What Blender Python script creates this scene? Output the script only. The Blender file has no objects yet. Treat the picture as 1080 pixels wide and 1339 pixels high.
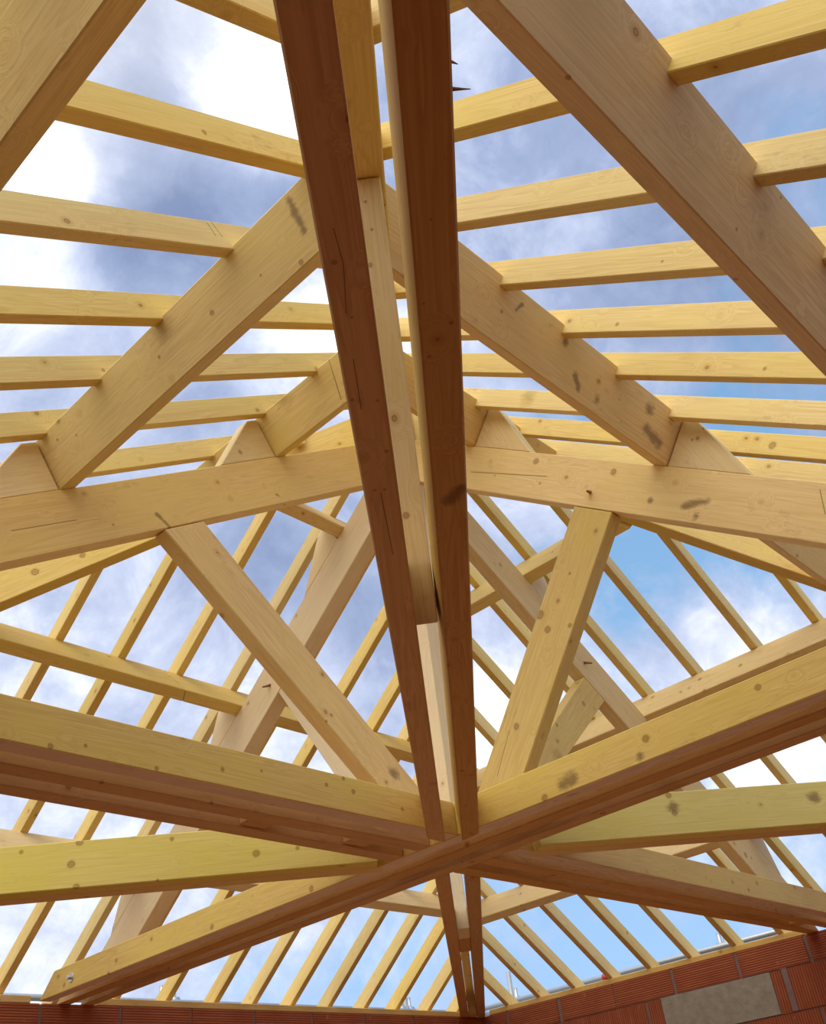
import bpy, bmesh, math, random
from mathutils import Vector, Matrix
from math import sin, cos, radians, sqrt, pi, atan2
random.seed(7)
COL = bpy.context.scene.collection
K, E = 1.3, 1.5                      # metres per layout unit, eye height
# ---- surveyed roof ---------------------------------------------------------
FPX, PITCH, ROLL, HB = 1266.6, 0.6099, 0.1351, -0.8765
CAMB, CAMC = -2.350, -2.798          # camera in the roof's own axes (B, C)
ZT, TB, TC = 2.9816, 0.7645, 0.6438  # apex of the principals, slopes
B_, A_ = 2.7464, 3.3167              # half room along B and along C
DIAG = sqrt(A_*A_ + B_*B_)
TH = TB*B_/DIAG
DEP = 0.197                          # depth of the principals
TT = 1.117                            # top of ties
OFF = 0.2
TIEA = radians(40.41)
TIED = radians(-39.62)

def P(c, b, z): return Vector((c*K, b*K, z*K + E))

# ---- materials --------------------------------------------------------------
def nt(name):
    m = bpy.data.materials.new(name); m.use_nodes = True
    t = m.node_tree; t.nodes.clear()
    o = t.nodes.new('ShaderNodeOutputMaterial'); b = t.nodes.new('ShaderNodeBsdfPrincipled')
    t.links.new(b.outputs[0], o.inputs[0]); return m, t, b
def N(t, k, **kw):
    n = t.nodes.new(k)
    for a, v in kw.items(): setattr(n, a, v)
    return n
def setin(t, n, i, v):
    if hasattr(v, 'is_output') or isinstance(v, bpy.types.NodeSocket): t.links.new(v, n.inputs[i])
    else: n.inputs[i].default_value = v
def MA(t, op, a, b=0.0, c=None, clamp=False):
    n = N(t, 'ShaderNodeMath', operation=op, use_clamp=clamp); setin(t, n, 0, a); setin(t, n, 1, b)
    if c is not None: setin(t, n, 2, c)
    return n.outputs[0]
def MIX(t, f, a, b, mode='MIX'):
    n = N(t, 'ShaderNodeMix', data_type='RGBA', blend_type=mode)
    setin(t, n, 0, f)
    for i, v in ((6, a), (7, b)):
        setin(t, n, i, v if not isinstance(v, tuple) else (*v[:3], 1))
    return n.outputs[2]
def RAMP(t, f, *stops):
    n = N(t, 'ShaderNodeValToRGB'); e = n.color_ramp.elements
    while len(e) < len(stops): e.new(.5)
    for i, (p, c) in enumerate(stops):
        e[i].position = p; e[i].color = (*c, 1) if isinstance(c, tuple) else (c, c, c, 1)
    t.links.new(f, n.inputs[0]); return n.outputs[0]
def MAPR(t, v, a, b, c, d):
    n = N(t, 'ShaderNodeMapRange'); setin(t, n, 0, v)
    for i, x in enumerate((a, b, c, d)): n.inputs[i+1].default_value = x
    return n.outputs[0]

SPEC = {}
def wood(name, light, dark, stain, dirt=.35, rough=.68, marks=()):
    if not marks: SPEC[name] = (light, dark, stain, dirt, rough)
    m, t, bs = nt(name)
    tc = N(t, 'ShaderNodeTexCoord'); oi = N(t, 'ShaderNodeObjectInfo')
    rnd = oi.outputs['Random']
    off = N(t, 'ShaderNodeCombineXYZ'); 
    t.links.new(MA(t, 'MULTIPLY', rnd, 37.0), off.inputs[0]); t.links.new(MA(t, 'MULTIPLY', rnd, 91.0), off.inputs[1]); t.links.new(MA(t, 'MULTIPLY', rnd, 53.0), off.inputs[2])
    add = N(t, 'ShaderNodeVectorMath', operation='ADD'); t.links.new(tc.outputs['Object'], add.inputs[0]); t.links.new(off.outputs[0], add.inputs[1])
    V = add.outputs[0]
    def noise(sc, scale=1, det=4, rg=.55, vec=None, dist=0):
        mp = N(t, 'ShaderNodeMapping'); mp.inputs['Scale'].default_value = sc; t.links.new(vec or V, mp.inputs[0])
        n = N(t, 'ShaderNodeTexNoise'); n.inputs['Scale'].default_value = scale; n.inputs['Detail'].default_value = det
        n.inputs['Roughness'].default_value = rg; n.inputs['Distortion'].default_value = dist
        t.links.new(mp.outputs[0], n.inputs['Vector']); return n.outputs[0]
    # knots
    vo = N(t, 'ShaderNodeTexVoronoi'); vo.inputs['Scale'].default_value = 6.5
    mp = N(t, 'ShaderNodeMapping'); mp.inputs['Scale'].default_value = (.8, 1, 1); t.links.new(V, mp.inputs[0]); t.links.new(mp.outputs[0], vo.inputs['Vector'])
    kd = vo.outputs['Distance']
    bend = MA(t, 'MULTIPLY', MAPR(t, kd, 0, .36, 1, 0), .09)
    wob = N(t, 'ShaderNodeVectorMath', operation='ADD'); cb = N(t, 'ShaderNodeCombineXYZ')
    t.links.new(bend, cb.inputs[1]); t.links.new(bend, cb.inputs[2]); t.links.new(V, wob.inputs[0]); t.links.new(cb.outputs[0], wob.inputs[1])
    W = wob.outputs[0]
    rings = noise((.55, 11, 11), 1.6, 3, .5, W, .6)
    ringw = MA(t, 'FRACT', MA(t, 'MULTIPLY', rings, 9.0))
    ringl = RAMP(t, ringw, (0, .9), (.45, .25), (.85, .0), (1, .9))
    fine = noise((2.2, 90, 90), 1.5, 4, .6, W)
    blotch = noise((1.0, 2.6, 2.6), 1.7, 3, .6)
    c = MIX(t, MA(t, 'MULTIPLY', ringl, .8), light, dark)
    c = MIX(t, MAPR(t, fine, .35, .7, 0, .5), c, dark)
    c = MIX(t, MAPR(t, blotch, .42, .68, 0, .65), c, stain)
    sm = noise((1.3, 3.0, 3.0), 4.3, 6, .7)
    c = MIX(t, MA(t, 'MULTIPLY', MAPR(t, sm, .62, .75, 0, 1), dirt), c, (.16, .085, .04))
    # knots: dark rim, warm core
    kr = RAMP(t, kd, (0, .6), (.03, .5), (.045, .95), (.062, 0.0))
    c = MIX(t, kr, c, (.17, .075, .025))
    hal = RAMP(t, kd, (0, .35), (.07, .4), (.15, 0.0))
    c = MIX(t, hal, c, (dark[0]*.85, dark[1]*.7, dark[2]*.55))
    # knots, smudges and cracks surveyed on this piece
    if marks:
        dn = noise((1, 1, 1), 40, 3, .6, tc.outputs['Object']); dn2 = noise((1, 2.2, 2.2), 16, 4, .7, tc.outputs['Object'])
    for kind, a, b, rad in marks:
        pa = N(t, 'ShaderNodeVectorMath', operation='SUBTRACT'); t.links.new(tc.outputs['Object'], pa.inputs[0]); pa.inputs[1].default_value = a
        vec = pa.outputs[0]
        if b is not None:
            ba = Vector(b)-Vector(a)
            dt = N(t, 'ShaderNodeVectorMath', operation='DOT_PRODUCT'); t.links.new(vec, dt.inputs[0]); dt.inputs[1].default_value = ba/ba.dot(ba)
            hh = MA(t, 'MULTIPLY', dt.outputs['Value'], 1.0, clamp=True)
            scn = N(t, 'ShaderNodeVectorMath', operation='SCALE'); scn.inputs[0].default_value = ba; t.links.new(hh, scn.inputs['Scale'])
            sb = N(t, 'ShaderNodeVectorMath', operation='SUBTRACT'); t.links.new(vec, sb.inputs[0]); t.links.new(scn.outputs[0], sb.inputs[1]); vec = sb.outputs[0]
        ln = N(t, 'ShaderNodeVectorMath', operation='LENGTH'); t.links.new(vec, ln.inputs[0])
        q = MA(t, 'DIVIDE', ln.outputs['Value'], rad)
        if kind == 'k':
            q = MA(t, 'ADD', q, MA(t, 'MULTIPLY', MA(t, 'SUBTRACT', dn, .5), .5))
            f = RAMP(t, MA(t, 'MULTIPLY', q, .4), (0, .6), (.2, .5), (.26, .85), (.33, .2), (.5, 0.0)); cc_ = (.26, .11, .03); 
        elif kind == 's':
            q = MA(t, 'ADD', q, MA(t, 'MULTIPLY', MA(t, 'SUBTRACT', dn2, .5), 2.4)); f = MAPR(t, q, .35, 1.25, .68, 0); cc_ = (.15, .08, .04)
        elif kind == 'y':
            q = MA(t, 'ADD', q, MA(t, 'MULTIPLY', MA(t, 'SUBTRACT', dn2, .5), 2.0)); f = MAPR(t, q, .2, 1.3, .6, 0); cc_ = (.42, .26, .05)
        else:
            f = MAPR(t, q, .3, .9, .85, 0); cc_ = (.07, .03, .015)
        c = MIX(t, f, c, cc_)
    # tone of each piece
    val = MAPR(t, rnd, 0, 1, .88, 1.08)
    hs = N(t, 'ShaderNodeHueSaturation'); t.links.new(c, hs.inputs['Color']); t.links.new(val, hs.inputs['Value'])
    t.links.new(MAPR(t, MA(t, 'FRACT', MA(t, 'MULTIPLY', rnd, 7.31)), 0, 1, .9, 1.08), hs.inputs['Saturation'])
    t.links.new(hs.outputs[0], bs.inputs['Base Color'])
    bs.inputs['Roughness'].default_value = rough; bs.inputs['Specular IOR Level'].default_value = .25
    bp = N(t, 'ShaderNodeBump'); bp.inputs['Strength'].default_value = .22; bp.inputs['Distance'].default_value = .004
    h = MA(t, 'ADD', fine, MA(t, 'MULTIPLY', kr, -.6)); t.links.new(h, bp.inputs['Height']); t.links.new(bp.outputs[0], bs.inputs['Normal'])
    return m
M = {}
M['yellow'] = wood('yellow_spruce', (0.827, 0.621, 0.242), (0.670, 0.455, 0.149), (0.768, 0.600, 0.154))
M['green'] = wood('greenish_yellow_spruce', (0.768, 0.662, 0.247), (0.670, 0.549, 0.175), (0.719, 0.621, 0.144), .15)
M['honey'] = wood('honey_spruce', (0.827, 0.611, 0.278), (0.670, 0.445, 0.165), (0.808, 0.611, 0.216))
M['pale'] = wood('pale_spruce', (0.857, 0.673, 0.371), (0.709, 0.507, 0.237), (0.818, 0.642, 0.288), .3)
M['pink'] = wood('fresh_pinkish_spruce', (0.886, 0.724, 0.474), (0.768, 0.580, 0.330), (0.867, 0.714, 0.422), .12)
M['brown'] = wood('shaded_brown_spruce', (0.690, 0.435, 0.196), (0.512, 0.279, 0.103), (0.630, 0.393, 0.154), .5)  # brown has the shade of the undersides put into the colour
M['batten'] = wood('rafter_spruce', (0.857, 0.662, 0.288), (0.690, 0.486, 0.175), (0.818, 0.642, 0.216), .35)
M['weathered'] = wood('lit_grey_weathered_spruce', (.92, .80, .68), (.62, .49, .40), (.84, .72, .60), .9)  # weathered grey, lightened: light on the strip is put into the colour
M['pinkedge'] = wood('pinkish_planed_edge', (.92, .76, .62), (.78, .60, .47), (.90, .73, .58), .5)  # pinkish wood, light on its strip likewise put into the colour

def simple(name, col, rough=.7, metal=0, ns=None, amt=.3, bump=.0):
    m, t, bs = nt(name)
    tc = N(t, 'ShaderNodeTexCoord'); n = N(t, 'ShaderNodeTexNoise'); n.inputs['Scale'].default_value = ns or 12; n.inputs['Detail'].default_value = 8
    t.links.new(tc.outputs['Object'], n.inputs['Vector'])
    c = MIX(t, MA(t, 'MULTIPLY', n.outputs[0], amt), col, tuple(x*.45 for x in col))
    t.links.new(c, bs.inputs['Base Color']); bs.inputs['Roughness'].default_value = rough; bs.inputs['Metallic'].default_value = metal
    if bump:
        bp = N(t, 'ShaderNodeBump'); bp.inputs['Strength'].default_value = bump; bp.inputs['Distance'].default_value = .01
        t.links.new(n.outputs[0], bp.inputs['Height']); t.links.new(bp.outputs[0], bs.inputs['Normal'])
    return m
M['steel'] = simple('galvanised_steel', (.62, .66, .70), .45, .7)
M['zinc'] = simple('zinc_bolt', (.75, .75, .76), .3, .9)
M['concrete'] = simple('rough_concrete', (.46, .42, .35), .95, 0, 14, 1.0, 1.0)
M['mortar'] = simple('grey_mortar', (.30, .20, .19), .95, 0, 22, .7, .7)
M['floor'] = simple('warm_bounce_floor', (.60, .36, .19), .9, 0, 3, .4)  # unseen floor, warm colour chosen to bounce light onto the undersides
M['red'] = simple('red_plastic', (.75, .06, .04), .4)
M['knotwood'] = simple('dark_knot_wood', (.30, .14, .06), .7)

def brick(name, horiz):
    m, t, bs = nt(name)
    tc = N(t, 'ShaderNodeTexCoord'); sp = N(t, 'ShaderNodeSeparateXYZ'); t.links.new(tc.outputs['Object'], sp.inputs[0])
    n = N(t, 'ShaderNodeTexNoise'); n.inputs['Scale'].default_value = 5; n.inputs['Detail'].default_value = 7; t.links.new(tc.outputs['Object'], n.inputs['Vector'])
    mp = N(t, 'ShaderNodeMapping'); mp.inputs['Scale'].default_value = (1.5, 10, 60) if horiz else (60, 10, 1.5)
    t.links.new(tc.outputs['Object'], mp.inputs[0])
    n2 = N(t, 'ShaderNodeTexNoise'); n2.inputs['Scale'].default_value = 1; n2.inputs['Detail'].default_value = 4; t.links.new(mp.outputs[0], n2.inputs['Vector'])
    ax = sp.outputs[2] if horiz else sp.outputs[0]
    wv = MA(t, 'SINE', MA(t, 'MULTIPLY', ax, 2*pi/(.0165 if horiz else .021)))
    g = MAPR(t, wv, -.9, .3, 0, 1)
    c = MIX(t, MAPR(t, n.outputs[0], .3, .75, 0, 1), (.44, .115, .038), (.32, .072, .025))
    c = MIX(t, MAPR(t, n2.outputs[0], .52, .72, 0, .6), c, (.54, .20, .08))
    c = MIX(t, MA(t, 'SUBTRACT', 1.0, g), c, (.24, .05, .02))
    n3 = N(t, 'ShaderNodeTexNoise'); n3.inputs['Scale'].default_value = 16; n3.inputs['Detail'].default_value = 5; t.links.new(tc.outputs['Object'], n3.inputs['Vector'])
    c = MIX(t, MAPR(t, n3.outputs[0], .66, .8, 0, .5), c, (.55, .42, .36))
    t.links.new(c, bs.inputs['Base Color']); bs.inputs['Roughness'].default_value = .8
    bp = N(t, 'ShaderNodeBump'); bp.inputs['Strength'].default_value = .8; bp.inputs['Distance'].default_value = .004
    t.links.new(g, bp.inputs['Height']); t.links.new(bp.outputs[0], bs.inputs['Normal'])
    return m
M['brick_h'] = brick('terracotta_ribbed_across', True)
M['brick_v'] = brick('terracotta_ribbed_upright', False)

# ---- helpers ----------------------------------------------------------------
def solid(name, verts, faces, mat, axis, up=Vector((0, 0, 1)), bevel=.004, parent=None):
    """verts in world space; the object's local X runs along the timber"""
    x = axis.normalized(); y = up.cross(x)
    if y.length < 1e-4: y = Vector((0, 1, 0)).cross(x)
    y.normalize(); z = x.cross(y)
    c = sum(verts, Vector())/len(verts)
    R = Matrix((x, y, z)).transposed().to_4x4(); R.translation = c
    Ri = R.inverted()
    bm = bmesh.new(); vs = [bm.verts.new(Ri @ v) for v in verts]
    for f in faces: bm.faces.new([vs[i] for i in f])
    bmesh.ops.recalc_face_normals(bm, faces=bm.faces)
    if bevel: bmesh.ops.bevel(bm, geom=list(bm.edges), offset=bevel, segments=1, profile=.5, affect='EDGES', clamp_overlap=True)
    me = bpy.data.meshes.new(name); bm.to_mesh(me); bm.free()
    me.materials.append(mat)
    o = bpy.data.objects.new(name, me); o.matrix_world = R; COL.objects.link(o)
    if parent: 
        o.parent = parent; o.matrix_parent_inverse = parent.matrix_world.inverted()
    return o
def tag(o, label, cat, group=None):
    o['label'] = label; o['category'] = cat
    if group: o['group'] = group
    return o
def extr(n):
    f = [tuple(range(n))[::-1], tuple(range(n, 2*n))]
    f += [(i, (i+1) % n, n+(i+1) % n, n+i) for i in range(n)]
    return f
def vprism(name, th, poly, o0, o1, mat, **kw):
    """upright prism: side profile poly [(s,z)] in the vertical plane at angle th, from offset o0 to o1 towards the right"""
    d = (cos(th), sin(th)); n = (sin(th), -cos(th))
    vs = [P(s*d[0]+o*n[0], s*d[1]+o*n[1], z) for o in (o0, o1) for s, z in poly]
    kw.setdefault('axis', None)
    if kw['axis'] is None:
        # longest edge of the profile
        L = max(((poly[i], poly[(i+1) % len(poly)]) for i in range(len(poly))), key=lambda e: (e[0][0]-e[1][0])**2+(e[0][1]-e[1][1])**2)
        kw['axis'] = P(L[1][0]*d[0], L[1][0]*d[1], L[1][1])-P(L[0][0]*d[0], L[0][0]*d[1], L[0][1])
    return solid(name, vs, extr(len(poly)), mat, **kw)
def rod(name, a, b, r, mat, seg=20, parent=None, r2=None):
    d = (b-a); L = d.length
    bm = bmesh.new(); bmesh.ops.create_cone(bm, cap_ends=True, segments=seg, radius1=r, radius2=r if r2 is None else r2, depth=L)
    for f in bm.faces: f.smooth = len(f.verts) == 4
    me = bpy.data.meshes.new(name); bm.to_mesh(me); bm.free(); me.materials.append(mat)
    o = bpy.data.objects.new(name, me)
    o.matrix_world = Matrix.Translation((a+b)/2) @ d.to_track_quat('Z', 'Y').to_matrix().to_4x4(); COL.objects.link(o)
    if parent: o.parent = parent; o.matrix_parent_inverse = parent.matrix_world.inverted()
    return o

C_, BB = 0.0, pi/2       # plane angles: along C, along B
SIDE = {'C+': (0, 1), 'C-': (pi, 1), 'B+': (pi/2, 1), 'B-': (-pi/2, 1)}
def sl(w): return TC if w[0] == 'C' else TB
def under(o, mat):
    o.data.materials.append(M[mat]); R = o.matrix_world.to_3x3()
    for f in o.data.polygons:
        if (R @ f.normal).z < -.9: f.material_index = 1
# ---- ties -------------------------------------------------------------------
h3 = .0335
# B ties run straight through the crossing, C ties stop against them
WA = .1675
bt = [(-B_-.03, 1.0), (B_+.03, 1.0), (B_-.11, TT), (-B_+.11, TT)]
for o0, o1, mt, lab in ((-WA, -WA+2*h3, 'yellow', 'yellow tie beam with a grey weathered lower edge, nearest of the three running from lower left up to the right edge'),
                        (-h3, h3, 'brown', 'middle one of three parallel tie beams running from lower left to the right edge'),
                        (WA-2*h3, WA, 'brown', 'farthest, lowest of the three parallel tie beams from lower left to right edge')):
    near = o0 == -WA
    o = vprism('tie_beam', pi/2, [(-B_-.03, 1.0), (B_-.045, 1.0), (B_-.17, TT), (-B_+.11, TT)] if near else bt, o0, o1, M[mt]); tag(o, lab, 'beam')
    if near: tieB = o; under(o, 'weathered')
def ctie(s0, s1, o0, o1, mt, lab):
    s0e = s0 if abs(s0) < 1 else s0
    pts = [(s0, 1.0), (s1, 1.0), (s1-.13, TT) if s1 > 1 else (s1, TT), (s0+.13, TT) if s0 < -1 else (s0, TT)]
    o = vprism('tie_beam', 0, pts, o0, o1, M[mt]); tag(o, lab, 'beam'); return o
g = .004
for s0, s1, sd in ((-A_-.03, -WA-g, 'left'), (WA+g, A_+.03, 'right')):
    where = 'from the crossing out to the left edge' if sd == 'left' else 'from the crossing down to the right brick wall'
    k = ctie(s0, s1, WA-2*h3, WA, 'yellow' if sd == 'left' else 'honey', ('yellow tie beam with a pinkish underside, ' if sd == 'left' else 'yellow tie beam with a grimy grey underside, ') + 'nearest of three running ' + where)
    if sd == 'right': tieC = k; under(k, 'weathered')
    else: tieCl = k; under(k, 'pinkedge')
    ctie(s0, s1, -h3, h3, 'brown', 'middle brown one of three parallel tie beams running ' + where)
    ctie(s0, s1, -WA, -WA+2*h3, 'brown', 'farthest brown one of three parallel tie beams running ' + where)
# spacer blocks in the gaps beside the crossing
for s, o, lab in ((-.42, -.067, 'small brown spacer block between the left tie beams, close to the crossing'), (-.86, -.067, 'small brown spacer block between the left tie beams, a little out from the crossing'),
                  (3.0, -.067, 'small brown spacer block between the right tie beams, near the brick wall')):
    b = vprism('spacer_block', 0, [(s-.05, 1.008), (s+.05, 1.008), (s+.05, TT-.01), (s-.05, TT-.01)], o-.0325, o+.0325, M['brown']); tag(b, lab, 'block')
# A twins
AW, AI = .0897, .0300
def atie(s0, s1, o0, o1, zb, lean, lab):
    """s0, s1: pairs giving the mitred ends at offsets o0 and o1"""
    d = (cos(TIEA), sin(TIEA)); n = (sin(TIEA), -cos(TIEA))
    vs = []
    for e in (s0, s1):
        k = (e[1]-e[0])/(o1-o0)
        for o, z in ((o0, zb), (o1, zb), (o1, TT), (o0-lean, TT)):
            sv = e[0]+k*(o-o0); vs.append(P(sv*d[0]+o*n[0], sv*d[1]+o*n[1], z))
    o = solid('tie_beam', vs, extr(4), M['brown'], axis=Vector((d[0], d[1], 0))); tag(o, lab, 'beam')
    if lean:                # the right-hand twin is sawn out of square, wider at its top
        o.data.materials.append(M['yellow']); R3 = o.matrix_world.to_3x3(); nv = Vector((-n[0], -n[1], 0))  # inner face coloured yellow: light on it is put into the colour
        for f in o.data.polygons:
            if (R3 @ f.normal).dot(nv) > .9: f.material_index = 1
    return o
far_ = DIAG-.02
atie((-far_, -far_), (-.262, -.192), -AW, -AI, .994, 0, 'dark brown overhead tie beam, left one of the close pair running up to the top edge')
tieA = atie((-far_, -far_), (-.180, -.245), AI, AW, .994, .0095, 'dark brown overhead tie beam, right one of the close pair running up to the top edge')
atie((.302, .252), (DIAG+.05, DIAG+.05), -AW, -AI, 1.0, 0, 'brown tie beam, left one of the short pair from the crossing down to the wall corner')
atie((.300, .370), (DIAG+.05, DIAG+.05), AI, AW, 1.0, 0, 'brown tie beam, right one of the short pair from the crossing down to the wall corner')
# D ties
for s0, s1, sd, th, o0 in ((-DIAG+.06, -.285, 'left', radians(-40.55), .003), (.315, DIAG-.06, 'right', radians(-38.7), .041)):
    pts = [(s0, 1.0), (s1, 1.0), (s1, 1.165), (s0, 1.165)]
    lab = 'greenish yellow tie beam with ring knots, from the crossing to the left edge' if sd == 'left' else 'greenish yellow tie beam with stained knots, from the crossing to the right edge'
    tag(vprism('tie_beam', th, pts, o0-.070, o0, M['green']), lab, 'beam')
    s0b, s1b = (s0, -.26) if sd == 'left' else (.30, s1)
    pts = [(s0b, 1.0), (s1b, 1.0), (s1b, 1.15), (s0b, 1.15)]
    tag(vprism('tie_beam', th, pts, o0-.145, o0-.072, M['honey']), 'brown tie beam tucked behind the greenish %s-hand beam, showing only its underside' % sd, 'beam')
# ---- king post --------------------------------------------------------------
kh = .058
kp = solid('king_post', [P(x, y, z) for z in (TT-.02, ZT+.25) for x, y in ((-kh, -kh), (kh, -kh), (kh, kh), (-kh, kh))], [(0, 3, 2, 1), (4, 5, 6, 7), (0, 1, 5, 4), (1, 2, 6, 5), (2, 3, 7, 6), (3, 0, 4, 7)], M['pink'], axis=Vector((0, 0, 1)), up=Vector((0, 1, 0)))
tag(kp, 'pale square king post rising from the beam crossing, seen through the overhead gap', 'post')
# ---- principals -------------------------------------------------------------
def principal(w, mt, lab, o1=.033):
    th = SIDE[w][0]; t = sl(w); dv = DEP*sqrt(1+t*t)
    if w in ('C+', 'C-'): pass
    zb = ZT-dv
    s0 = kh+.002
    pts = [(s0, ZT-t*s0), (s0, zb-t*s0), ((zb-TT)/t, TT+.002), ((ZT-TT)/t, TT+.002)]
    o = vprism('principal_rafter', th, pts, -.033, o1, M[mt]); tag(o, lab, 'rafter'); return o
pr = {}
pr['C-'] = principal('C-', 'honey', 'wide honey-coloured principal rafter crossing level from left edge to the overhead pair')
pr['B-'] = principal('B-', 'pale', 'wide pale principal rafter with round knots crossing level to the right edge')
pr['B+'] = principal('B+', 'pink', 'pale pinkish principal rafter slanting down left behind the left strut', .052)
pr['C+'] = principal('C+', 'pale', 'pale principal rafter slanting down right behind the right strut')
# ---- struts -----------------------------------------------------------------
def strut(w, f0, m0, f1, m1, mt, lab, wd=.033):
    th = SIDE[w][0]; t = sl(w); zb = ZT-DEP*sqrt(1+t*t)-.003
    def hit(f, m): s = (zb-TT+m*f)/(m+t); return (s, TT+m*(s-f))
    z0 = TT+.002
    pts = [(f0, z0), hit(f0, m0), hit(f1, m1), (f1, z0)]
    o = vprism('strut', th, pts, -wd, wd, M[mt]); tag(o, lab, 'strut'); return o
st = {}
st['C-'] = strut('C-', .08, .82, .32, .79, 'honey', 'large honey strut rising left from the crossing to the left principal rafter')
st['B-'] = strut('B-', .13, 1.34, .35, 1.32, 'yellow', 'large bright yellow strut rising steeply right of the crossing to the level pale rafter')
st['B+'] = strut('B+', .13, 1.5, .33, 1.5, 'pink', 'thin pale strut half hidden behind the big left strut')
st['C+'] = strut('C+', .165, .92, .34, .85, 'yellow', 'short yellow strut with a square-cut top end, leaning right beside the big yellow strut')
nst = vprism('strut', TIEA+pi, [(1.79, 1.004), (2.318, 1.848), (2.163, 1.922), (1.66, 1.08)], -.0185, .044, M['pale']); tag(nst, 'pale strut clamped between the two overhead tie beams, ending square halfway down the gap', 'strut')
fst = vprism('strut', TIEA, [(1.27, 1.003), (1.50, 1.003), (2.12, 1.940), (1.98, 2.009)], -.0298, .0298, M['pink']); tag(fst, 'pale strut in the gap between the two short beams above the wall corner', 'strut')
fb = vprism('spacer_block', TIEA, [(1.51, 1.004), (1.83, 1.004), (1.83, TT-.01), (1.57, TT-.01)], -.0298, .0298, M['brown']); tag(fb, 'brown filler block closing the gap between the two short beams near the wall corner', 'block')
# ---- hips -------------------------------------------------------------------
def hip(th, lab, mt, o0=-.033, o1=.033):
    s0 = kh*1.25; d = DIAG+.06; sf = (ZT-1.002)/TH
    pts = [(s0, ZT-TH*s0), (sf, 1.002), (d, 1.002), (d, ZT+.235-TH*d), (s0, ZT+.235-TH*s0)]
    o = vprism('hip_rafter', th, pts, o0, o1, M[mt]); tag(o, lab, 'rafter'); return o
hip(TIEA+pi, 'yellow hip rafter seen from below in the gap of the overhead pair', 'yellow', -.029, .048)
hip(TIEA, 'yellow hip rafter above the short pair of beams, running down into the wall corner', 'yellow', -.029, .029)
hip(TIED, 'yellow hip rafter with brown underside, sloping to the right edge below the level pale rafter', 'yellow')
hip(TIED+pi, 'yellow hip rafter with brown underside, sloping to the left edge below the level honey rafter', 'yellow')
# ---- purlins and cleats -----------------------------------------------------
PD, PT = .165, .06
def ring(w, p):
    PD = {'C-': .178, 'B-': .190}.get(w, .165); t = sl(w); th = math.atan(t); n = (sin(th), cos(th)); u = (-cos(th), sin(th))
    a = (p, ZT-t*p+.001); b = (a[0]+PD*n[0], a[1]+PD*n[1]); c = (b[0]+PT*u[0], b[1]+PT*u[1]); d = (a[0]+PT*u[0], a[1]+PT*u[1])
    return [a, b, c, d]
def cross_pt(w, s, v, z):
    return {'C+': lambda: P(s, v, z), 'C-': lambda: P(-s, v, z), 'B+': lambda: P(v, s, z), 'B-': lambda: P(v, -s, z)}[w]()
def purlin(w, p, mt, lab, v0=None, v1=None, k0=0, k1=0, mats=None):
    r = ring(w, p); k = (B_/A_) if w[0] == 'C' else (A_/B_)
    mg = .036/sin(math.atan(A_/B_)) if w[0] == 'C' else .036/cos(math.atan(A_/B_))
    vs = []
    for j, (vv, kk) in enumerate(((v0, k0), (v1, k1))):
        for s, z in r:
            if vv is None: v = (k*s - mg)*(-1 if j == 0 else 1)
            else: v = vv + kk*(z-r[0][1])
            vs.append(cross_pt(w, s, v, z))
    ax = cross_pt(w, 0, 1, 0)-cross_pt(w, 0, 0, 0)
    sg = 1 if w[1] == '+' else -1
    up = (P(0, 0, 1)-P(0, 0, 0))
    nrm = (cross_pt(w, r[1][0], 0, r[1][1])-cross_pt(w, r[0][0], 0, r[0][1]))
    o = solid('purlin', vs, extr(4), M[mt], axis=ax, up=nrm); tag(o, lab, 'purlin'); return o
PC = {'C-': (.815, 1.69, 2.50), 'C+': (.83, 1.70, 2.475), 'B-': (.445, 1.25, 2.04), 'B+': (.445, 1.257, 2.025)}
nm = ('topmost', 'middle', 'lowest')
side = {'C-': 'near left roof slope', 'B-': 'near right roof slope', 'B+': 'far left roof slope', 'C+': 'far right roof slope'}
extra = {('C-', 0): 'short yellow purlin touching the overhead pair on its left side, above the honey rafter',
 ('C-', 1): 'broad yellow purlin with a black stain at its top, slanting down left',
 ('C-', 2): 'broad pale purlin crossing the top left corner of the photo',
 ('B-', 0): 'short brown purlin just right of the overhead pair, against the topmost right cleat',
 ('B-', 1): 'broad brown purlin with dark stains, slanting down to the right principal rafter',
 ('B-', 2): 'very broad greyish brown purlin crossing the top right corner of the photo',
 ('B+', 0): 'short orange-brown purlin end resting on the pinkish left principal rafter, near the honey rafter',
 ('C+', 0): 'yellow purlin passing behind the big yellow strut, topmost of the far right slope',
 ('C+', 1): 'pale purlin running to the right edge just above the nearest yellow tie beam',
 ('B+', 2): 'pale purlin low on the far left slope, behind the greenish left tie beam',
 ('C+', 2): 'pale purlin low on the far right slope, above the right brick wall'}
pm = {('C-', 0): 'yellow', ('C-', 1): 'yellow', ('C-', 2): 'yellow', ('B-', 0): 'brown', ('B-', 1): 'brown', ('B-', 2): 'brown', ('B+', 0): 'pale', ('B+', 2): 'pale', ('C+', 0): 'yellow', ('C+', 1): 'pale', ('C+', 2): 'pale'}
M['brown_purlin'] = wood('tan_spruce', (0.788, 0.549, 0.237), (0.640, 0.404, 0.144), (0.729, 0.507, 0.175), .4)
M['tan'] = M['brown_purlin']
for k in (('B-', 0), ('B-', 1)): pm[k] = 'tan'
M['greytan'] = wood('dry_grey_tan_spruce', (0.788, 0.580, 0.340), (0.611, 0.414, 0.227), (0.749, 0.538, 0.288), .25)
pm[('B-', 2)] = 'greytan'
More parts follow.
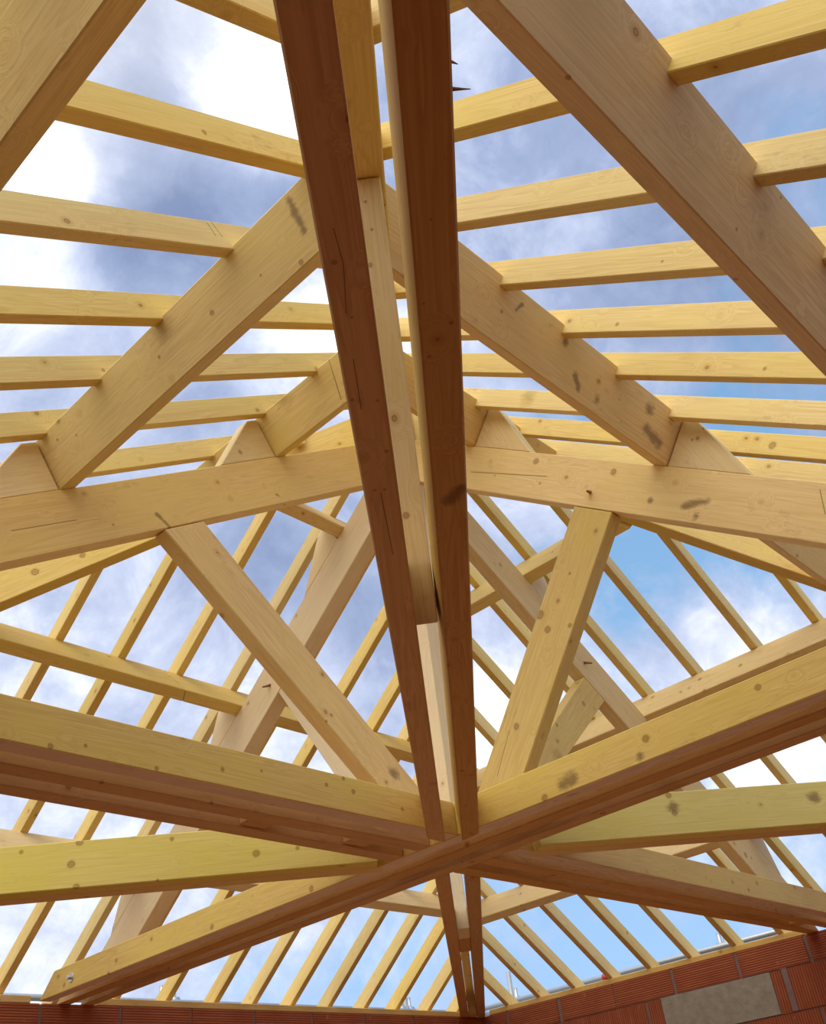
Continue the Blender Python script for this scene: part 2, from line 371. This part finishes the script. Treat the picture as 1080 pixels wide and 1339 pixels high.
for w in PC:
    for i, p in enumerate(PC[w]):
        if (w, i) == ('B+', 1):
            purlin(w, p, 'yellow', 'yellow purlin below the left hip rafter, from the left edge to a slanted joint', None, -.347, 0, -.5)
            purlin(w, p, 'yellow', 'yellow purlin right of the slanted joint, passing behind the left struts', -.343, None, -.5, 0)
        else: purlin(w, p, pm[(w, i)], extra[(w, i)])
        t = sl(w); th = math.atan(t); n = (sin(th), cos(th))
        a = (p+.004, ZT-t*(p+.004)+.001); pd = {'C-': .178, 'B-': .190}.get(w, .165)*.97; b = (a[0]+pd*n[0], a[1]+pd*n[1]); c = (b[0]+.055*cos(th), b[1]-.055*sin(th)); d = (p+.27, ZT-t*(p+.27)+.001)
        lc = {'C-': 'honey level principal rafter on the left', 'B-': 'pale level principal rafter on the right', 'B+': 'pinkish slanting left principal rafter', 'C+': 'pale slanting right principal rafter'}[w]
        if i == 2 and w[1] == '-': continue
        o = vprism('purlin_cleat', SIDE[w][0], [a, b, c, d], -.033, .033, M['pale' if w[1] == '-' else 'pink']); tag(o, 'triangular wooden cleat propping the %s purlin on the %s' % (nm[i], lc), 'cleat')
# ---- rafters ----------------------------------------------------------------
RW, RH = .040, .084
def rafter(w, v, lab, grp):
    t = sl(w); k = (A_/B_) if w[0] == 'C' else (B_/A_)
    vc = v+RW/2
    s0 = max(.09, k*abs(vc)+.065 if abs(vc) > .08 else .12); s1 = (A_ if w[0] == 'C' else B_)+.26
    if s0 > s1-.1: return
    hv = RH*sqrt(1+t*t)
    poly = [(s0, ZT+OFF-t*s0), (s1, ZT+OFF-t*s1), (s1, ZT+OFF+hv-t*s1), (s0, ZT+OFF+hv-t*s0)]
    vs = [cross_pt(w, s, vv, z) for vv in (v, v+RW) for s, z in poly]
    ax = cross_pt(w, 1, 0, -t)-cross_pt(w, 0, 0, 0)
    o = solid('rafter', vs, extr(4), M['batten'], axis=ax, bevel=.003); tag(o, lab, 'rafter', grp)
ordn = ['first', 'second', 'third', 'fourth', 'fifth', 'sixth', 'seventh', 'eighth', 'ninth', 'tenth', 'eleventh', 'twelfth', 'thirteenth', 'fourteenth', 'fifteenth', 'sixteenth']
RL = {'C+': [2.48, 2.19, 1.88, 1.57, 1.26, .95, .63, .31, -.04, -.35, -.70, -1.035],
      'B+': [3.11, 2.80, 2.48, 2.18, 1.86, 1.55, 1.25, .97, .64, .31, -.03, -.355, -.675, -.99],
      'C-': [-1.655, -1.345, -1.025, -.71, -.40, -.09, .25],
      'B-': [-2.0, -1.69, -1.37, -1.055, -.75, -.45, -.11, .195, .47]}
txt = {'C+': 'slim yellow rafter of the far right slope, %s counted from the wall corner', 'B+': 'slim pale rafter of the far left slope, %s counted from the wall corner',
       'C-': 'slim rafter crossing the near left slope, %s counted down from the top of the photo', 'B-': 'slim rafter crossing the near right slope, %s counted down from the top of the photo'}
for w, vs in RL.items():
    for i, v in enumerate(vs): rafter(w, v, txt[w] % ordn[i], 'rafters of the ' + side[w])

# ---- small parts ------------------------------------------------------------
def bpt(o0, s, z, th):   # point in a vertical plane
    return P(s*cos(th)+o0*sin(th), s*sin(th)-o0*cos(th), z)
n_ = Vector((0, -1, 0))
def bolt(parent, th, s, z, o, mat='zinc'):
    a = bpt(o, s, z, th); d = (bpt(o+.02, s, z, th)-a)
    rod('washer', a-d*.1, a+d*.12, .026, M[mat], parent=parent); rod('bolt_head', a+d*.1, a+d*.8, .013, M[mat], 6, parent=parent)
# far B tie: camera side is the negative-C side
a = P(-WA, 2.40, 1.052); rod('washer', a+Vector((.002, 0, 0)), a-Vector((.006, 0, 0)), .028, M['zinc'], parent=tieB); rod('bolt', a, a-Vector((.03, 0, 0)), .012, M['zinc'], 6, parent=tieB)
a = P(2.95, -WA, 1.055); rod('bolt', a+Vector((0, .004, 0)), a-Vector((0, .018, 0)), .012, M['knotwood'], 8, parent=tieC)
def peg(parent, a, b, r=.008):
    o = rod('wooden_peg', a, b, r, M['knotwood'], 8, parent=parent, r2=r*.5); return o
for par, th, s, z in ((pr['B-'], -pi/2, .93, 2.10), (pr['C+'], 0, 1.17, 2.10), (pr['B+'], pi/2, .99, 2.08)):
    d = Vector((cos(th), sin(th), 0)); side_v = Vector((-1, 0, 0)) if abs(cos(th)) < .5 else Vector((0, -1, 0))
    c = P(0, 0, z)+d*s*K+side_v*.033*K
    peg(par, c-side_v*.004, c+side_v*.05-Vector((0, 0, .022))+d*.012, .010)
# splinters on the right overhead tie
d = Vector((cos(TIEA), sin(TIEA), 0)); nn = Vector((sin(TIEA), -cos(TIEA), 0))
for s, z, L, dz in ((-3.03, 1.004, .028, .003), (-3.055, 1.02, .012, -.004)):
    c = P(0, 0, z)+d*s*K+nn*AW*K
    sp = rod('splinter', c-nn*.003, c+nn*L+d*.006+Vector((0, 0, dz)), .0035, M['knotwood'], 6, parent=tieA, r2=.0006)

# >>> surveyed knots and smudges
MARKS = {
 'hip_rafter': [('k',(0.503,-0.042,-0.145),None,0.0056)],
 'hip_rafter.003': [('k',(1.391,-0.043,-0.047),None,0.0267),('k',(1.649,-0.043,-0.063),None,0.02)],
 'principal_rafter': [('k',(-0.219,-0.043,-0.064),None,0.0075),('s',(0.028,-0.043,-0.055),(0.065,-0.039,-0.128),0.0103),('s',(0.827,-0.043,-0.078),(0.884,-0.012,-0.128),0.0088),('c',(-0.676,-0.043,-0.008),(-0.38,-0.043,-0.014),0.0023)],
 'principal_rafter.001': [('k',(0.775,0.043,0.08),None,0.0215),('k',(0.253,0.043,0.07),None,0.0201),('k',(1.037,0.043,-0.029),None,0.0063),('k',(0.695,0.043,-0.038),None,0.0091),('s',(-0.202,0.043,-0.054),(-0.308,0.043,-0.015),0.0188),('s',(-0.276,0.043,-0.092),None,0.0213),('s',(-0.011,0.043,-0.051),None,0.0165),('c',(1.231,0.043,-0.026),(0.665,0.043,0.004),0.0032),('c',(-0.797,0.043,0.095),(-0.85,0.043,-0.005),0.0025)],
 'principal_rafter.003': [('k',(-1.551,0.043,-0.062),None,0.0223)],
 'purlin': [('y',(-0.256,0.039,0.111),None,0.0596),('c',(-0.608,0.037,0.114),(-0.563,0.039,-0.087),0.004)],
 'purlin.001': [('k',(-1.54,0.039,-0.1),None,0.0115),('k',(-1.379,0.039,-0.036),None,0.0059),('k',(-1.128,0.039,-0.012),None,0.0124),('k',(-0.824,0.039,0.005),None,0.0087),('k',(-0.262,0.039,0.009),None,0.0072),('k',(-0.153,0.039,0.052),None,0.0073),('s',(-1.61,0.039,0.087),(-1.606,0.039,-0.028),0.0156),('y',(-0.9,0.039,0.081),None,0.0476)],
 'purlin.003': [('k',(-0.264,0.039,-0.008),None,0.0114)],
 'purlin.004': [('k',(-0.784,0.039,-0.005),None,0.016),('k',(-0.476,0.039,0.035),None,0.0164),('k',(-0.329,0.039,-0.016),None,0.0123)],
 'purlin.007': [('k',(-1.316,-0.039,-0.001),None,0.0091),('s',(-0.934,-0.039,0.064),None,0.017),('s',(-0.287,-0.039,0.056),None,0.0323),('s',(-0.269,-0.039,-0.031),(-0.145,-0.039,-0.053),0.0269),('s',(-0.815,-0.039,-0.035),(-0.774,-0.039,-0.071),0.0172),('s',(-1.249,-0.039,0.042),(-1.229,-0.039,0.076),0.0092),('s',(-0.643,-0.039,-0.064),None,0.0227)],
 'purlin.008': [('k',(-2.46,-0.035,-0.123),None,0.0079),('k',(-1.776,-0.039,-0.067),None,0.0064),('k',(-1.633,0.022,-0.123),None,0.0083),('k',(-1.642,-0.039,0.108),None,0.0051)],
 'purlin_cleat': [('k',(-0.116,-0.043,-0.058),None,0.0146)],
 'purlin_cleat.006': [('k',(-0.046,-0.042,0.066),None,0.0083),('k',(-0.046,-0.043,-0.006),None,0.0083),('k',(-0.03,-0.043,0.016),None,0.011)],
 'rafter.004': [('k',(0.811,-0.026,0.021),None,0.0163)],
 'rafter.027': [('k',(-0.789,0.026,-0.023),None,0.0103)],
 'rafter.028': [('c',(-0.899,0.026,0.042),(-0.909,0.026,-0.006),0.0024),('c',(-0.923,0.026,0.051),(-0.94,0.026,-0.008),0.0024)],
 'rafter.030': [('k',(-0.409,0.026,-0.014),None,0.0093)],
 'rafter.036': [('k',(-0.233,-0.026,-0.016),None,0.006)],
 'rafter.037': [('k',(-0.489,-0.026,-0.022),None,0.0093)],
 'rafter.038': [('k',(0.143,-0.026,-0.017),None,0.0094)],
 'rafter.039': [('y',(-1.261,-0.026,0.01),None,0.05)],
 'rafter.040': [('k',(-0.104,-0.026,-0.004),None,0.0228)],
 'strut': [('k',(-0.221,0.043,-0.048),None,0.0107),('k',(-0.22,0.043,-0.096),None,0.008),('s',(-0.643,0.043,0.029),None,0.0334)],
 'strut.001': [('k',(0.168,-0.043,0.101),None,0.0285),('k',(0.109,-0.043,0.025),None,0.0225),('k',(0.155,-0.043,-0.097),None,0.0139),('k',(-0.376,-0.043,0.018),None,0.0196),('k',(0.4,-0.043,0.005),None,0.0085),('c',(-0.405,-0.043,0.051),(-0.624,-0.043,0.032),0.0023)],
 'strut.003': [('k',(0.6,-0.043,-0.005),None,0.0188),('k',(0.187,-0.043,0.07),None,0.0142),('y',(0.004,-0.043,-0.049),None,0.0486)],
 'strut.004': [('k',(0.586,-0.011,-0.104),None,0.0052),('k',(0.4,-0.021,-0.104),None,0.0085),('k',(-0.328,-0.011,-0.104),None,0.0114),('k',(0.503,-0.003,-0.104),None,0.0052)],
 'tie_beam': [('k',(-1.209,0.044,0.011),None,0.0195),('k',(-1.718,0.044,0.029),None,0.0162),('k',(-0.674,0.044,-0.06),None,0.018),('k',(2.645,0.044,-0.016),None,0.016),('k',(1.679,0.044,-0.043),None,0.0176),('k',(0.84,0.044,-0.051),None,0.0189),('k',(3.247,0.044,-0.037),None,0.0172),('s',(-1.166,0.044,-0.048),None,0.0219),('s',(-0.83,0.044,-0.028),(-0.776,0.044,-0.033),0.0304),('s',(-1.819,-0.017,-0.076),(-1.724,0.009,-0.076),0.0208),('s',(-1.542,-0.001,-0.076),None,0.0212),('y',(-0.297,-0.029,-0.076),None,0.0682)],
 'tie_beam.002': [('y',(-1.113,-0.004,-0.076),None,0.0662)],
 'tie_beam.003': [('k',(0.036,-0.044,-0.065),None,0.0122),('k',(0.159,-0.044,-0.037),None,0.0083),('k',(0.436,-0.044,-0.064),None,0.0107),('k',(0.718,-0.044,-0.013),None,0.0112),('k',(0.902,-0.044,0.015),None,0.0069),('k',(1.236,-0.044,0.02),None,0.0097),('k',(1.385,-0.044,0.017),None,0.0125),('k',(1.672,-0.044,-0.012),None,0.0104),('k',(0.625,-0.024,-0.076),None,0.0088),('k',(1.333,-0.044,0.064),None,0.0099)],
 'tie_beam.004': [('k',(0.798,-0.043,-0.072),None,0.0093),('k',(0.329,-0.037,-0.076),None,0.011)],
 'tie_beam.009': [('k',(-0.726,0.017,-0.08),None,0.006),('k',(-0.597,0.002,-0.08),None,0.0032),('k',(-0.378,0.027,-0.08),None,0.0046),('k',(-0.367,-0.022,-0.08),None,0.0046),('k',(-0.071,0.013,-0.08),None,0.0051),('k',(-0.069,-0.009,-0.08),None,0.0051),('s',(-0.204,-0.025,-0.08),None,0.0061),('c',(-0.796,0.009,-0.08),(-0.72,0.002,-0.08),0.0012),('c',(-0.72,0.002,-0.08),(-0.608,0.011,-0.08),0.0012),('c',(-0.491,0.012,-0.08),(-0.348,0.013,-0.08),0.0013),('c',(-0.057,0.001,-0.08),(0.203,-0.005,-0.08),0.0016)],
 'tie_beam.010': [('k',(-0.619,0.024,-0.08),None,0.0031),('k',(-0.564,-0.024,-0.08),None,0.0054),('k',(-0.8,0.002,-0.08),None,0.0029),('k',(0.854,0.034,-0.078),None,0.0053),('k',(1.771,0.015,-0.08),None,0.0091),('s',(-0.044,-0.023,-0.08),(-0.004,-0.001,-0.08),0.0183),('s',(0.005,0.041,-0.011),None,0.0108),('s',(-0.475,0.037,-0.067),(-0.484,0.02,-0.08),0.0033)],
 'tie_beam.013': [('k',(1.194,-0.046,0.1),None,0.0208),('k',(1.165,-0.045,0.002),None,0.0207),('k',(1.197,-0.046,-0.103),None,0.0176),('k',(0.937,-0.046,0.076),None,0.012),('k',(2.005,-0.045,-0.021),None,0.0203),('k',(2.198,-0.045,-0.012),None,0.0116),('k',(1.556,-0.045,-0.104),None,0.0087),('k',(1.615,-0.045,0.079),None,0.0117)],
 'tie_beam.015': [('k',(-1.84,-0.045,-0.0),None,0.0186),('k',(-1.847,-0.045,0.09),None,0.0187),('s',(-1.073,-0.045,0.025),None,0.0331),('s',(-1.839,-0.045,0.031),None,0.031)],
}
MBY = {m.name: k for k, m in M.items()}
for on, mk in MARKS.items():
    ob = bpy.data.objects.get(on)
    if ob is None: continue
    bn = ob.data.materials[0].name
    if bn not in SPEC: continue
    sp = SPEC[bn]
    ob.data.materials[0] = wood(bn + '_marked', *sp, marks=mk)
# <<<
# ---- walls ------------------------------------------------------------------
FZ = -E/K
def wall(name, w, joints, patch=False):
    """inner face at s = half room; local frame: X along wall, Y outward, Z up"""
    half = (A_ if w[0] == 'C' else B_); L = (B_ if w[0] == 'C' else A_)
    tk = .12
    org = cross_pt(w, half, 0, 0); org.z = E
    X = (cross_pt(w, 0, 1, 0)-cross_pt(w, 0, 0, 0)).normalized(); Y = (cross_pt(w, 1, 0, 0)-cross_pt(w, 0, 0, 0)).normalized()
    R = Matrix((X, Y, Vector((0, 0, 1)))).transposed().to_4x4(); R.translation = org
    bm = bmesh.new()
    def bx(v0, v1, y0, y1, z0, z1, mi, bev=.0):
        g = [bm.verts.new((v*K, y*K, z*K)) for z in (z0, z1) for v, y in ((v0, y0), (v1, y0), (v1, y1), (v0, y1))]
        for f in ((0, 3, 2, 1), (4, 5, 6, 7), (0, 1, 5, 4), (1, 2, 6, 5), (2, 3, 7, 6), (3, 0, 4, 7)):
            bm.faces.new([g[i] for i in f]).material_index = mi
    if w[1] == '+':
        e = tk if w[0] == 'C' else 0
    else: e = tk if w[0] == 'C' else 0
    bx(-L-e, L+e, .006, tk, FZ, .998, 0)
    sp = abs(joints[1]-joints[0]); J = sorted(joints)
    while J[0] > -L: J.insert(0, J[0]-sp)
    while J[-1] < L: J.append(J[-1]+sp)
    rnd = random.Random({'C+': 3, 'B+': 5, 'C-': 8, 'B-': 9}[w])
    z1 = 1.0; row = 0
    while z1 > FZ+.02:
        z0 = z1-.148 if row == 0 else z1-.232
        z0c = max(z0, FZ)
        sh = 0 if row == 0 else (sp*.5 if row % 2 else sp*.08)
        for i in range(-1, len(J)):
            l = (J[i] if i >= 0 else J[0]-sp)+sh; r = l+sp
            l += .009+rnd.uniform(0, .005); r -= .009+rnd.uniform(0, .005)
            l2, r2 = max(l, -L), min(r, L)
            if r2-l2 < .02: continue
            j = rnd.uniform(-.0015, .0015)
            if patch and row == 1:
                for a_, b_ in ((l2, min(r2, .36)), (max(l2, 1.245), r2)):
                    if b_-a_ > .03: bx(a_, b_, j, .03, z0c+.004, z1-.003, 2)
            else: bx(l2, r2, j, .03, z0c+.004, z1-(.003 if row else 0), 1 if row == 0 else 2)
        z1 = z0; row += 1
    if patch:
        bx(.395, .462, .000, .03, .62, .849, 2)
        bx(.355, .392, -.004, .03, .625, .855, 0)
        n = 14
        for i in range(n):      # rough concrete lintel, uneven face
            v0 = .468+(1.24-.468)*i/n; v1 = .468+(1.24-.468)*(i+1)/n
            bx(v0, v1, -.002, .03, .625, .851, 3)
    me = bpy.data.meshes.new(name); bm.to_mesh(me); bm.free()
    for k in ('mortar', 'brick_h', 'brick_v', 'concrete'): me.materials.append(M[k])
    o = bpy.data.objects.new(name, me); o.matrix_world = R; COL.objects.link(o); o['kind'] = 'structure'; return o
wall('wall_right', 'C+', [.19, .655, 1.12, 1.57, 2.04], True)
wall('wall_left', 'B+', [-.13, .33, .78, 1.23, 1.68, 2.13])
wall('wall_near_left', 'C-', [0, .465]); wall('wall_near_right', 'B-', [0, .465])
def plate(nmr, w, v0, v1):
    half = (A_ if w[0] == 'C' else B_)
    vs = [cross_pt(w, s, v, z) for v in (v0, v1) for s, z in ((half+.002, 1.001), (half+.1, 1.001), (half+.1, 1.036), (half+.002, 1.036))]
    o = solid('trim_%d' % nmr, vs, extr(4), M['tan'], axis=cross_pt(w, 0, 1, 0)-cross_pt(w, 0, 0, 0)); o['kind'] = 'structure'
k = 1
for w in ('B+', 'C+', 'B-', 'C-'):
    L = (B_ if w[0] == 'C' else A_)-.08
    for v0, v1 in ((-L, -WA-.02), (WA+.02, L)): plate(k, w, v0, v1); k += 1
fl = bpy.data.meshes.new('floor'); bm = bmesh.new()
g = [bm.verts.new(v) for v in (Vector((-(A_+.16)*K, -(B_+.16)*K, 0)), Vector(((A_+.16)*K, -(B_+.16)*K, 0)), Vector(((A_+.16)*K, (B_+.16)*K, 0)), Vector((-(A_+.16)*K, (B_+.16)*K, 0)))]
bm.faces.new(g); r = bmesh.ops.extrude_face_region(bm, geom=bm.faces[:]); bmesh.ops.translate(bm, vec=(0, 0, -.15), verts=[v for v in r['geom'] if isinstance(v, bmesh.types.BMVert)])
bmesh.ops.recalc_face_normals(bm, faces=bm.faces); bm.to_mesh(fl); bm.free(); fl.materials.append(M['floor'])
fo = bpy.data.objects.new('floor', fl); COL.objects.link(fo); fo['kind'] = 'structure'
gm = bpy.data.meshes.new('ground'); bm = bmesh.new(); bmesh.ops.create_grid(bm, x_segments=1, y_segments=1, size=60); bm.to_mesh(gm); bm.free()
M['ground'] = simple('trodden_earth', (.36, .33, .26), .95, 0, 2, .5); gm.materials.append(M['ground'])
go = bpy.data.objects.new('ground', gm); go.location = (0, 0, -.16); COL.objects.link(go); go['kind'] = 'structure'

# ---- scaffold ---------------------------------------------------------------
r_ = .0242
so = A_+.55; sb = B_+.55
def tube(a, b, lab, cat='scaffold tube', r=r_): return tag(rod('scaffold_tube', a, b, r, M['steel']), lab, cat)
def coupler(parent, c, ax):
    rod('coupler', c-ax*.035, c+ax*.035, r_*1.5, M['steel'], 14, parent=parent)
    up = Vector((0, 0, 1)); nn = ax.cross(up)
    rod('coupler_bolt', c+nn*.03, c+nn*.03+up*.11, .008, M['zinc'], 8, parent=parent)
    rod('coupler_bolt', c-nn*.03-ax*.02, c-nn*.03-ax*.02+up*.09, .008, M['zinc'], 8, parent=parent)
zr = 1.148
tr = tube(P(so, -2.2, zr), P(so, 4.2, zr), 'long grey scaffold tube running behind the right brick wall')
tl = tube(P(-3.6, sb, 1.137), P(4.1, sb, 1.137), 'long grey scaffold tube just showing above the left brick wall')
for (x, y, zt_, lab) in ((so+.045, 2.90, 1.37, 'upright scaffold tube standing behind the right wall, beside the wall corner'), (so+.045, .98, 1.33, 'short scaffold upright with a clamp behind the right wall, below the right tie beams'),
                         (3.15, sb+.045, 1.37, 'upright scaffold tube standing behind the left wall, close to the wall corner'), (1.02, sb+.045, 1.205, 'short scaffold upright with clamp behind the left wall, right of the tie beam end')):
    o = tube(P(x, y, -E/K-.1), P(x, y, zt_), lab, 'scaffold post')
    coupler(o, P(x, y, zr-.0), Vector((0, 0, 1)))
    for sx in (-1, 1):
        ax = Vector((0, 1, 0)) if x > A_ + .3 else Vector((1, 0, 0))
        c = P(x, y, zr)+ax*.06*sx; out = Vector((-1, 0, 0)) if x > A_+.3 else Vector((0, -1, 0))
        rod('clamp_bolt', c-Vector((0, 0, .06)), c+Vector((0, 0, .12)), .018, M['zinc'], 8, parent=o)
        rod('clamp_jaw', c-ax*.035, c+ax*.035, r_*1.8, M['steel'], 14, parent=o)
cl = rod('plastic_clip', P(so, 1.97, zr)-Vector((0, .03, 0)), P(so, 1.97, zr)+Vector((0, .03, 0)), r_*1.15, M['red']); tag(cl, 'small red plastic clip wrapped round the scaffold tube behind the right wall', 'clip')

# ---- camera -----------------------------------------------------------------
p, r, h = PITCH, ROLL, HB
def w2l(v):   # survey frame (x right, y ahead) -> roof axes
    hb, hc = h, h+pi/2
    return Vector((v[0]*sin(hc)+v[1]*cos(hc), v[0]*sin(hb)+v[1]*cos(hb), v[2]))
fwd = Vector((0, cos(p), sin(p))); up0 = Vector((0, -sin(p), cos(p))); rt0 = Vector((1, 0, 0))
up = up0*cos(r)+rt0*sin(r); rt = rt0*cos(r)-up0*sin(r)
F, U, Rr = w2l(fwd), w2l(up), w2l(rt)
cam = bpy.data.cameras.new('camera'); co = bpy.data.objects.new('camera', cam); COL.objects.link(co)
mw = Matrix((Rr, U, -F)).transposed().to_4x4(); mw.translation = P(CAMC, CAMB, 0); co.matrix_world = mw
cam.sensor_fit = 'HORIZONTAL'; cam.sensor_width = 36; cam.lens = 36*FPX/1080; cam.clip_start = .05
bpy.context.scene.camera = co
def pixdir(x, y): return (F+Rr*((x-540)/FPX)-U*((y-669.5)/FPX)).normalized()

# ---- sky --------------------------------------------------------------------
wd = bpy.data.worlds.new('sky'); bpy.context.scene.world = wd; wd.use_nodes = True; t = wd.node_tree; t.nodes.clear()
out = N(t, 'ShaderNodeOutputWorld'); bg = N(t, 'ShaderNodeBackground'); t.links.new(bg.outputs[0], out.inputs[0])
tc = N(t, 'ShaderNodeTexCoord'); D = tc.outputs['Generated']
def wn(scale, det=6, rg=.6, dist=.3, off=(0, 0, 0), sc=(1, 1, 1)):
    mp = N(t, 'ShaderNodeMapping'); mp.inputs['Location'].default_value = off; mp.inputs['Scale'].default_value = sc; t.links.new(D, mp.inputs[0])
    n = N(t, 'ShaderNodeTexNoise'); n.inputs['Scale'].default_value = scale; n.inputs['Detail'].default_value = det; n.inputs['Roughness'].default_value = rg; n.inputs['Distortion'].default_value = dist
    t.links.new(mp.outputs[0], n.inputs['Vector']); return n.outputs[0]
def bumps(lst):
    acc = None
    for x, y, rad, wt in lst:
        v = pixdir(x, y); kk = 1/(2*(rad/FPX)**2)
        dn = N(t, 'ShaderNodeVectorMath', operation='DOT_PRODUCT'); t.links.new(D, dn.inputs[0]); dn.inputs[1].default_value = v
        e = MA(t, 'MULTIPLY', MA(t, 'EXPONENT', MA(t, 'MULTIPLY', MA(t, 'SUBTRACT', dn.outputs['Value'], 1.0), 2*kk)), wt)
        acc = e if acc is None else MA(t, 'ADD', acc, e)
    return acc
def fbm(o1, o2, c):
    v = MA(t, 'ADD', MA(t, 'MULTIPLY', wn(4.0, 6, .6, .5, o1), .6), MA(t, 'MULTIPLY', wn(12.0, 6, .65, .4, o2), .4))
    return MA(t, 'ADD', MA(t, 'MULTIPLY', MA(t, 'SUBTRACT', v, .5), c), .5)
# cloud cover, then cloud brightness, as soft lumps at fixed directions of the sky
mask = MA(t, 'ADD', fbm((1.3, .2, 4), (3, 7, 1), 2.0), bumps([
    (870, 720, 90, -.45), (960, 840, 70, .3), (620, 90, 50, -.15), (150, 185, 35, -.3), (820, 1200, 170, -.22), (1060, 200, 70, -.12), (720, 390, 60, -.15), (1000, 470, 90, -.12), (520, 1220, 120, -.12), (300, 1290, 100, -.2), (590, 700, 60, .2),
    (640, 930, 70, .4), (100, 950, 260, .5), (330, 960, 130, .4), (60, 380, 240, .5), (320, 90, 170, .5), (380, 440, 120, .4), (830, 900, 90, .15), (1040, 980, 110, .35), (480, 830, 110, .4), (760, 200, 260, .28), (1000, 90, 200, .1), (60, 1180, 160, .3)]))
cm = MAPR(t, mask, .36, .72, 0, 1)
bright = MA(t, 'ADD', fbm((5, 1, 2), (2, 9, 4), 1.5), bumps([
    (310, 100, 60, .38), (355, 140, 50, .3), (75, 235, 40, .45), (40, 370, 60, .3), (410, 440, 60, .45), (530, 440, 50, .2), (220, 420, 50, .15), (110, 950, 240, .04), (370, 950, 90, .25), (130, 830, 60, .05), (640, 940, 45, .5),
    (220, 50, 70, -.15), (260, 235, 90, -.22), (190, 350, 60, -.22), (150, 740, 80, -.05), (350, 720, 70, -.18), (500, 780, 50, -.1), (60, 540, 60, -.05),
    (820, 150, 260, -.14), (1000, 350, 200, -.1), (1040, 990, 90, .25), (60, 1200, 150, .06), (680, 660, 60, .1), (480, 1260, 80, .2)]))
cc = RAMP(t, MAPR(t, bright, .1, 1.0, 0, 1), (0, (.22, .29, .48)), (.3, (.36, .44, .66)), (.52, (.60, .67, .87)), (.70, (.92, .96, 1.03)), (.85, (1.25, 1.25, 1.22)), (1, (1.9, 1.85, 1.75)))
# unseen bright cloud bank, added behind the viewer to light the facing timber
bk = N(t, 'ShaderNodeVectorMath', operation='DOT_PRODUCT'); t.links.new(D, bk.inputs[0]); bk.inputs[1].default_value = w2l(Vector((-.35, -.75, .6))).normalized()
bkf = MAPR(t, bk.outputs['Value'], .1, .8, 0, 1)
cc = MIX(t, bkf, cc, (1.35, 1.3, 1.2)); cm = MA(t, 'MAXIMUM', cm, bkf)
sep = N(t, 'ShaderNodeSeparateXYZ'); t.links.new(D, sep.inputs[0])
blue = MIX(t, MAPR(t, sep.outputs[2], .05, .6, 0, 1), (.40, .62, .95), (.19, .39, .66))
colr = MIX(t, cm, blue, cc)
t.links.new(colr, bg.inputs['Color']); bg.inputs['Strength'].default_value = 1.05
# soft sun behind the cloud, from behind and left of the viewer
sl_ = bpy.data.lights.new('sun', 'SUN'); sl_.energy = 1.15; sl_.angle = radians(50); sl_.color = (1, .95, .86)
so_ = bpy.data.objects.new('sun', sl_); COL.objects.link(so_)
so_.matrix_world = (-(w2l(Vector((.35, .7, -.9)).normalized()))).to_track_quat('Z', 'Y').to_matrix().to_4x4()

sc = bpy.context.scene
sc.view_settings.view_transform = 'Standard'; sc.view_settings.look = 'None'; sc.view_settings.gamma = 1
sc.view_settings.use_curve_mapping = False; sc.view_settings.exposure = 0.1
sc.cycles.max_bounces = 8; sc.cycles.diffuse_bounces = 6
